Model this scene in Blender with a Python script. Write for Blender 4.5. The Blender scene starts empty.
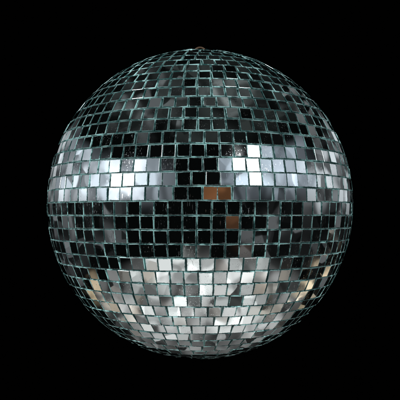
import bpy, math, random
from mathutils import Vector, Matrix
random.seed(11)
sc = bpy.context.scene
sc.view_settings.view_transform = 'Standard'
sc.view_settings.look = 'None'
sc.view_settings.exposure = 0
R = 0.15
HZ = 1.5          # ball centre height
C = Vector((0, 0, HZ))

# ------------------------------------------------------------ node helper
class G:
    def __init__(s, nt): s.nt = nt; s.n = nt.nodes; s.l = nt.links
    def put(s, sock, v):
        if isinstance(v, bpy.types.NodeSocket): s.l.new(v, sock)
        elif v is not None: sock.default_value = v
    def m(s, op, a, b=None, c=None):
        n = s.n.new('ShaderNodeMath'); n.operation = op
        s.put(n.inputs[0], a); s.put(n.inputs[1], b); s.put(n.inputs[2], c)
        return n.outputs[0]
    def ramp(s, v, a, b, lo=0.0, hi=1.0):
        n = s.n.new('ShaderNodeMapRange'); n.interpolation_type = 'SMOOTHSTEP'
        s.put(n.inputs[0], v)
        for i, x in enumerate((a, b, lo, hi)): n.inputs[i+1].default_value = x
        return n.outputs[0]
    def band(s, v, a, b, w):
        return s.m('MULTIPLY', s.ramp(v, a-w, a+w), s.ramp(v, b-w, b+w, 1, 0))
    def noise(s, vec, scale, det=2, rough=.5, out='Fac'):
        n = s.n.new('ShaderNodeTexNoise'); s.put(n.inputs['Vector'], vec)
        n.inputs['Scale'].default_value = scale; n.inputs['Detail'].default_value = det
        n.inputs['Roughness'].default_value = rough
        return n.outputs[out]
    def cells(s, vec, scale):
        n = s.n.new('ShaderNodeTexVoronoi'); s.put(n.inputs['Vector'], vec)
        n.inputs['Scale'].default_value = scale
        q = s.n.new('ShaderNodeSeparateColor'); s.l.new(n.outputs['Color'], q.inputs[0])
        return q.outputs[0], q.outputs[1]
    def mix(s, f, a, b, mode='MIX'):
        n = s.n.new('ShaderNodeMix'); n.data_type = 'RGBA'; n.blend_type = mode
        s.put(n.inputs[0], f); s.put(n.inputs[6], a); s.put(n.inputs[7], b)
        return n.outputs[2]
    def scale(s, col, f):
        n = s.n.new('ShaderNodeVectorMath'); n.operation = 'SCALE'
        s.put(n.inputs[0], col); s.put(n.inputs[3], f); return n.outputs[0]
    def vmul(s, a, b):
        n = s.n.new('ShaderNodeVectorMath'); n.operation = 'MULTIPLY'
        s.put(n.inputs[0], a); s.put(n.inputs[1], b); return n.outputs[0]
    def add(s, a, b):
        n = s.n.new('ShaderNodeVectorMath'); n.operation = 'ADD'
        s.put(n.inputs[0], a); s.put(n.inputs[1], b); return n.outputs[0]
    def rgb(s, r, g, b):
        n = s.n.new('ShaderNodeCombineXYZ')
        for i, x in enumerate((r, g, b)): n.inputs[i].default_value = x
        return n.outputs[0]

def material(name):
    m = bpy.data.materials.new(name); m.use_nodes = True
    return m, G(m.node_tree), m.node_tree.nodes['Principled BSDF']

# ------------------------------------------------------------ world : dim studio
w = bpy.data.worlds.new("World"); sc.world = w; w.use_nodes = True
w.cycles.sampling_method = 'NONE'
g = G(w.node_tree); bg = g.n['Background']
tc = g.n.new('ShaderNodeTexCoord'); D = tc.outputs['Generated']
sep = g.n.new('ShaderNodeSeparateXYZ'); g.l.new(D, sep.inputs[0])
X, Y, Z = sep.outputs
az = g.m('MULTIPLY', g.m('ARCTAN2', X, g.m('MULTIPLY', Y, -1)), 57.2958)
el = g.m('MULTIPLY', g.m('ARCSINE', Z), 57.2958)
n2 = g.noise(D, 9.0, 1, .6); n3 = g.noise(D, 30.0, 1, .5)
tall = g.vmul(D, g.rgb(1, 1, .3))          # upright streaks that break up the reflected bands
nt_ = g.noise(tall, 28.0, 1, .5)
c1, c1b = g.cells(g.add(D, g.rgb(3.1, 1.2, .4)), 9)
c2, c2b = g.cells(D, 26)
ct, ctb = g.cells(g.vmul(D, g.rgb(1, 1, .4)), 22)
col = g.rgb(.002, .0025, .0025)
def mul(*a):
    r = a[0]
    for x in a[1:]: r = g.m('MULTIPLY', r, x)
    return r
def layer(rgb, *masks):
    global col
    col = g.add(col, g.scale(g.rgb(*rgb), mul(*masks)))
streak = g.m('ADD', g.ramp(ct, .10, .90, .30, 1.1), g.ramp(ctb, .76, .80, 0, 1.1))
crisp = g.ramp(nt_, .38, .50, .38, 1)
sparse = mul(g.ramp(c2, .60, .70, .05, 1), g.ramp(ctb, .40, .6, .2, 1))
# left wall
layer((.34, .38, .43), g.band(az, -130, -22, 6), g.band(el, 3, 25, 2), streak, crisp)
layer((.66, .72, .80), g.band(az, -84, -38, 10), g.band(el, 5, 24, 4), g.ramp(n3, .36, .54, .1, 1))
layer((1.3, 1.35, 1.4), g.band(az, -68, -44, 7), g.band(el, 8, 21, 4), g.ramp(n3, .40, .54, .1, 1))  # bright glow painted into the world around the left softbox
layer((.68, .72, .76), g.band(az, -150, -84, 8), g.band(el, 3, 20, 5), g.ramp(nt_, .42, .52, .05, 1), g.ramp(ct, .2, .6, .2, 1))
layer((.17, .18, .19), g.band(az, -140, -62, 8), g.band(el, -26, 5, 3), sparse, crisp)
# right wall
layer((.35, .40, .46), g.band(az, 16, 90, 4), g.band(el, 5, 32, 2), streak, crisp)
layer((.42, .48, .56), g.band(az, 20, 74, 7), g.band(el, 13, 30, 4), g.ramp(n3, .38, .54, .1, 1))
layer((.80, .85, .90), g.band(az, 82, 148, 8), g.band(el, 0, 21, 4), g.ramp(nt_, .42, .52, .12, 1), g.ramp(ct, .2, .65, .2, 1))
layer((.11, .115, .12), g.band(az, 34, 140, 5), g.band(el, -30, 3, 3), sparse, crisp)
layer((.15, .16, .165), g.band(az, 100, 150, 5), g.band(el, 28, 50, 5), g.ramp(c2, .4, .65), g.ramp(n3, .4, .56))
# brown patches painted into the world for single tiles to reflect
layer((.22, .09, .037), g.band(az, 4, 19, .8), g.band(el, -1.5, 6.5, .8), g.ramp(n3, .35, .6, .45, 1))
layer((.13, .058, .028), g.band(az, 17, 27, .8), g.band(el, -15, -6, .8), g.ramp(n3, .35, .6, .45, 1))
layer((.04, .02, .012), g.band(az, 28, 40, 1.5), g.band(el, -32, -24, 1.5), g.ramp(n3, .3, .6, .3, 1))
# warm glow patches painted into the world as gold reflections
layer((1.0, .80, .54), g.band(az, 104, 136, 5), g.band(el, -44, -14, 5), g.ramp(n3, .48, .54), g.ramp(c2, .35, .7))
layer((.60, .47, .31), g.band(az, -132, -108, 4), g.band(el, -44, -30, 4), g.ramp(n3, .46, .54))
# ceiling
layer((.030, .036, .035), g.ramp(el, 36, 48), g.ramp(n2, .38, .62), g.ramp(c2, .3, .8, .3, 1))
layer((.27, .30, .30), g.band(az, 18, 125, 14), g.band(el, 62, 86, 4), g.ramp(n3, .42, .56, .10, 1), g.ramp(c2b, .3, .8, .15, 1))
layer((.12, .13, .135), g.band(az, -150, -20, 14), g.band(el, 44, 80, 4), g.ramp(n3, .46, .58, .04, 1), g.ramp(c2b, .4, .8, .08, 1))
# floor: pale, with brighter and darker things standing on it
fm = g.ramp(el, -38, -34.5, 1, 0)
lum = g.m('ADD', g.ramp(c1, .0, .90, .32, .66), mul(g.ramp(c2, .50, .85), .52))
lum = mul(lum, g.ramp(n3, .36, .52, .48, 1.1))
lum = mul(lum, g.ramp(n2, .34, .45, .28, 1.0), g.ramp(c2b, .86, .89, 1, .08))
warm = mul(g.ramp(c1b, .60, .85), g.ramp(g.m('ABSOLUTE', X), .35, .55, .04, .55))
fcol = g.mix(warm, (.97, .985, .98, 1), (.85, .70, .52, 1))
fcol = g.mix(g.ramp(c2b, .05, .08, .5, 0), fcol, (.30, .20, .13, 1))
front = g.ramp(Y, .10, .80, 1.18, .16)
side = g.m('SUBTRACT', 1.0, g.ramp(g.m('ABSOLUTE', X), .40, .82, 0, .80))
col = g.add(col, g.scale(fcol, mul(fm, lum, front, side)))
g.l.new(col, bg.inputs['Color']); bg.inputs['Strength'].default_value = 1.0

# ------------------------------------------------------------ materials
mm, g, p = material("mirror_glass")
at = g.n.new('ShaderNodeAttribute'); at.attribute_name = 'tone'
tone = at.outputs['Fac']
ew = g.n.new('ShaderNodeAttribute'); ew.attribute_name = 'spot'       # position inside each tile
sx = g.n.new('ShaderNodeSeparateXYZ'); g.l.new(ew.outputs['Vector'], sx.inputs[0])
edge = g.m('MAXIMUM', g.m('ABSOLUTE', sx.outputs[0]), g.m('ABSOLUTE', sx.outputs[1]))
tcm = g.n.new('ShaderNodeTexCoord').outputs['Object']
dust = g.noise(tcm, 620, 2, .75); smear = g.noise(tcm, 55, 1, .6)
worn = g.ramp(g.m('ADD', edge, g.m('MULTIPLY', g.m('SUBTRACT', dust, .5), .5)), .93, 1.0)   # lost silvering at rims
scr = g.ramp(g.noise(g.vmul(tcm, g.rgb(1, 1, .12)), 1500, 0, .5), .72, .76)
speck = g.m('MAXIMUM', g.ramp(dust, .64, .70), scr)
base = g.mix(tone, (.74, .79, .79, 1), (.95, .97, .97, 1))
g.l.new(g.mix(g.m('MULTIPLY', worn, .6), base, (.08, .13, .125, 1)), p.inputs['Base Color'])
g.l.new(g.m('SUBTRACT', 1.0, g.m('MULTIPLY', worn, .12)), p.inputs['Metallic'])
r0 = g.m('ADD', g.m('MULTIPLY', g.ramp(tone, .6, 1), .05), g.ramp(smear, .45, .8, .015, .08))
g.l.new(g.m('ADD', r0, g.m('MULTIPLY', speck, g.ramp(smear, .45, .62, .0, .17))), p.inputs['Roughness'])
bp = g.n.new('ShaderNodeBump'); bp.inputs['Strength'].default_value = 1.0
bp.inputs['Distance'].default_value = .00008
g.l.new(g.noise(tcm, 46, 0, .5), bp.inputs['Height'])
g.l.new(bp.outputs[0], p.inputs['Normal'])
me_, g, pe = material("tile_edge_glass")
tcm = g.n.new('ShaderNodeTexCoord').outputs['Object']
ev = g.m('MULTIPLY', g.ramp(g.noise(tcm, 150, 2, .7), .42, .58), g.ramp(g.noise(tcm, 26, 1, .5), .38, .58, .25, 1))
g.l.new(g.mix(ev, (.04, .125, .12, 1), (.60, .94, .91, 1)), pe.inputs['Base Color'])
pe.inputs['Roughness'].default_value = .14
pe.inputs['Specular IOR Level'].default_value = 1.0
mc, g, pc = material("glue_coat")
tcm = g.n.new('ShaderNodeTexCoord').outputs['Object']
g.l.new(g.mix(g.ramp(g.noise(tcm, 90, 2), .40, .64), (.03, .085, .08, 1), (.28, .48, .46, 1)), pc.inputs['Base Color'])
pc.inputs['Roughness'].default_value = .5
mb, g, pb = material("aged_brass")
tcm = g.n.new('ShaderNodeTexCoord').outputs['Object']
g.l.new(g.mix(g.noise(tcm, 300, 3), (.09, .05, .03, 1), (.2, .13, .08, 1)), pb.inputs['Base Color'])
pb.inputs['Metallic'].default_value = .5; pb.inputs['Roughness'].default_value = .5
mk, g, pk = material("black_velvet")
tcm = g.n.new('ShaderNodeTexCoord').outputs['Object']
g.l.new(g.mix(g.noise(tcm, 40, 1), (.0004, .0004, .0004, 1), (.0010, .0010, .0010, 1)), pk.inputs['Base Color'])
pk.inputs['Roughness'].default_value = 1; pk.inputs['Specular IOR Level'].default_value = 0

def mkobj(name, verts, faces, mats, parent=None, mi=None):
    me = bpy.data.meshes.new(name); me.from_pydata(verts, [], faces)
    for m in mats: me.materials.append(m)
    if mi: me.polygons.foreach_set('material_index', mi)
    me.update()
    o = bpy.data.objects.new(name, me); sc.collection.objects.link(o)
    if parent: o.parent = parent
    return o

ball = bpy.data.objects.new("mirror_ball", None); ball.empty_display_size = .05
sc.collection.objects.link(ball); ball.location = C
ball["label"] = "silver mirror disco ball with teal-edged square tiles, hanging before black"
ball["category"] = "disco ball"

# ------------------------------------------------------------ tiles
ROWS = 42
dphi = math.pi/ROWS
TH = .0015
V, F, MI, TONE, SPOT = [], [], [], [], []
def add_tile(lat, lon, hw, hh):
    n = Vector((math.cos(lat)*math.sin(lon), -math.cos(lat)*math.cos(lon), math.sin(lat)))
    e = Vector((math.cos(lon), math.sin(lon), 0)); u = n.cross(e) * -1
    if u.z < 0: u = -u
    a = random.gauss(0, .015); b = random.gauss(0, .018); r = random.gauss(0, .019)
    if random.random() < .025: a += random.gauss(0, .04); b += random.gauss(0, .04)
    M = Matrix.Rotation(a, 3, e) @ Matrix.Rotation(b, 3, u) @ Matrix.Rotation(r, 3, n)
    n2, e2, u2 = M@n, M@e, M@u
    c = n*(R - TH + random.gauss(0, .00010))
    hw *= random.uniform(.95, 1.02); hh *= random.uniform(.965, 1.02)
    base = len(V); ch = .00018 + (.00010 if lat > .25 else 0)
    sk = [random.uniform(-.00019, .00019) for _ in range(8)]
    for (d, z) in ((0, 0), (0, TH-ch*.7), (ch, TH)):
        for k, (sx, sy) in enumerate(((-1,-1),(1,-1),(1,1),(-1,1))):
            V.append(c + e2*(sx*(hw-d)+sk[k]) + u2*(sy*(hh-d)+sk[k+4]) + n2*z)
            SPOT.extend((sx, sy, 0))
    t = random.random()
    for l in (0, 4):
        for k in range(4):
            k2 = (k+1) % 4
            F.append((base+l+k, base+l+k2, base+l+4+k2, base+l+4+k)); MI.append(1); TONE.append(t)
    F.append((base+8, base+9, base+10, base+11)); MI.append(0); TONE.append(t)
pitch = R*dphi
for i in range(ROWS):
    lat = -math.pi/2 + (i+.5)*dphi
    circ = 2*math.pi*R*math.cos(lat)
    if circ < .05: continue
    cnt = int(circ/(pitch*1.0))
    off = random.random()*6.28
    step = 2*math.pi/cnt
    gp = .00074 + .00044*min(1, max(0, (lat-.1)/.5))       # joints widened on the upper half, standing in for brighter light on seams
    for k in range(cnt):
        add_tile(lat + random.gauss(0, .0008), off + k*step + random.gauss(0, .0018), (circ/cnt-gp)/2, (pitch-gp)/2)
tiles = mkobj("mirror_tiles", V, F, [mm, me_], ball, MI)
at = tiles.data.attributes.new('tone', 'FLOAT', 'FACE'); at.data.foreach_set('value', TONE)
at = tiles.data.attributes.new('spot', 'FLOAT_VECTOR', 'POINT'); at.data.foreach_set('vector', SPOT)

# core
import bmesh
def bm_obj(name, build, mat, parent, smooth=True):
    bm = bmesh.new(); build(bm)
    me = bpy.data.meshes.new(name); bm.to_mesh(me); bm.free(); me.materials.append(mat)
    for p_ in me.polygons: p_.use_smooth = smooth
    o = bpy.data.objects.new(name, me); sc.collection.objects.link(o); o.parent = parent
    return o
core = bm_obj("ball_core", lambda bm: bmesh.ops.create_uvsphere(bm, u_segments=96, v_segments=64, radius=R-.0012), mc, ball)

def lathe(name, prof, mat, parent, seg=48):
    vs, fs = [], []
    for (r, z) in prof:
        for k in range(seg):
            t = 2*math.pi*k/seg; vs.append((r*math.cos(t), r*math.sin(t), z))
    for j in range(len(prof)-1):
        for k in range(seg):
            k2 = (k+1) % seg
            fs.append((j*seg+k, j*seg+k2, (j+1)*seg+k2, (j+1)*seg+k))
    fs.append(tuple(range((len(prof)-1)*seg, len(prof)*seg)))
    o = mkobj(name, vs, fs, [mat], parent)
    for p_ in o.data.polygons: p_.use_smooth = len(p_.vertices) == 4
    return o
cap = lathe("hanger_cap", [(.011, R-.004), (.011, R+.0005), (.010, R+.0015), (.004, R+.002), (.003, R+.0035)], mb, ball)
vs, fs = [], []
A, B, n_a, n_b = .0054, .0011, 48, 12
for i in range(n_a):
    t = 2*math.pi*i/n_a
    for j in range(n_b):
        s = 2*math.pi*j/n_b; rr = A + B*math.cos(s)
        vs.append((rr*math.cos(t), B*math.sin(s), R+.0022+ rr*math.sin(t)*.85))
for i in range(n_a):
    for j in range(n_b):
        i2, j2 = (i+1) % n_a, (j+1) % n_b
        fs.append((i*n_b+j, i2*n_b+j, i2*n_b+j2, i*n_b+j2))
ring = mkobj("hanger_ring", vs, fs, [mb], ball)
for p_ in ring.data.polygons: p_.use_smooth = True
ball.scale = (1, 1, 1.012)

# backdrop
S = 1.7; yb = 2.6
vs, fs = [], []
NX = 60
for i in range(NX+1):
    x = -S + 2*S*i/NX
    yy = yb + .02*math.sin(x*9) + .01*math.sin(x*23)
    vs += [(x, yy, 0.0), (x, yy, 3.2)]
for i in range(NX): fs.append((2*i, 2*i+2, 2*i+3, 2*i+1))
bd = mkobj("backdrop", vs, fs, [mk]); bd["kind"] = "structure"

# ------------------------------------------------------------ lamps
def lamp(name, azd, eld, dist, sx, sy, power, color):
    a, e = math.radians(azd), math.radians(eld)
    d = Vector((math.cos(e)*math.sin(a), -math.cos(e)*math.cos(a), math.sin(e)))
    L = bpy.data.lights.new(name, 'AREA'); L.shape = 'RECTANGLE'; L.size = sx; L.size_y = sy
    L.energy = power; L.color = color
    o = bpy.data.objects.new(name, L); sc.collection.objects.link(o)
    o.location = C + d*dist; o.rotation_euler = (-d).to_track_quat('-Z', 'Y').to_euler()
    return o
lamp("softbox_light", 36, 24.5, 2.2, .64, .62, 24, (.95, .98, 1))
lamp("softbox_light", -55, 14.5, 2.2, .38, .42, 26, (.95, .98, 1))

# ------------------------------------------------------------ camera
k = 4.2; Dc = k*R; tilt = math.radians(1.0)
f = 153*math.sqrt(k*k-1)
cam = bpy.data.cameras.new("camera"); co = bpy.data.objects.new("camera", cam)
sc.collection.objects.link(co)
co.location = (0, -Dc*math.cos(tilt), HZ - Dc*math.sin(tilt)); co.rotation_euler = (math.pi/2+tilt, 0, 0)
cam.sensor_width = 36; cam.lens = 36*f/400
cam.shift_y = 4/400; cam.shift_x = 0.0
cam.clip_start = .01; cam.clip_end = 200
sc.camera = co
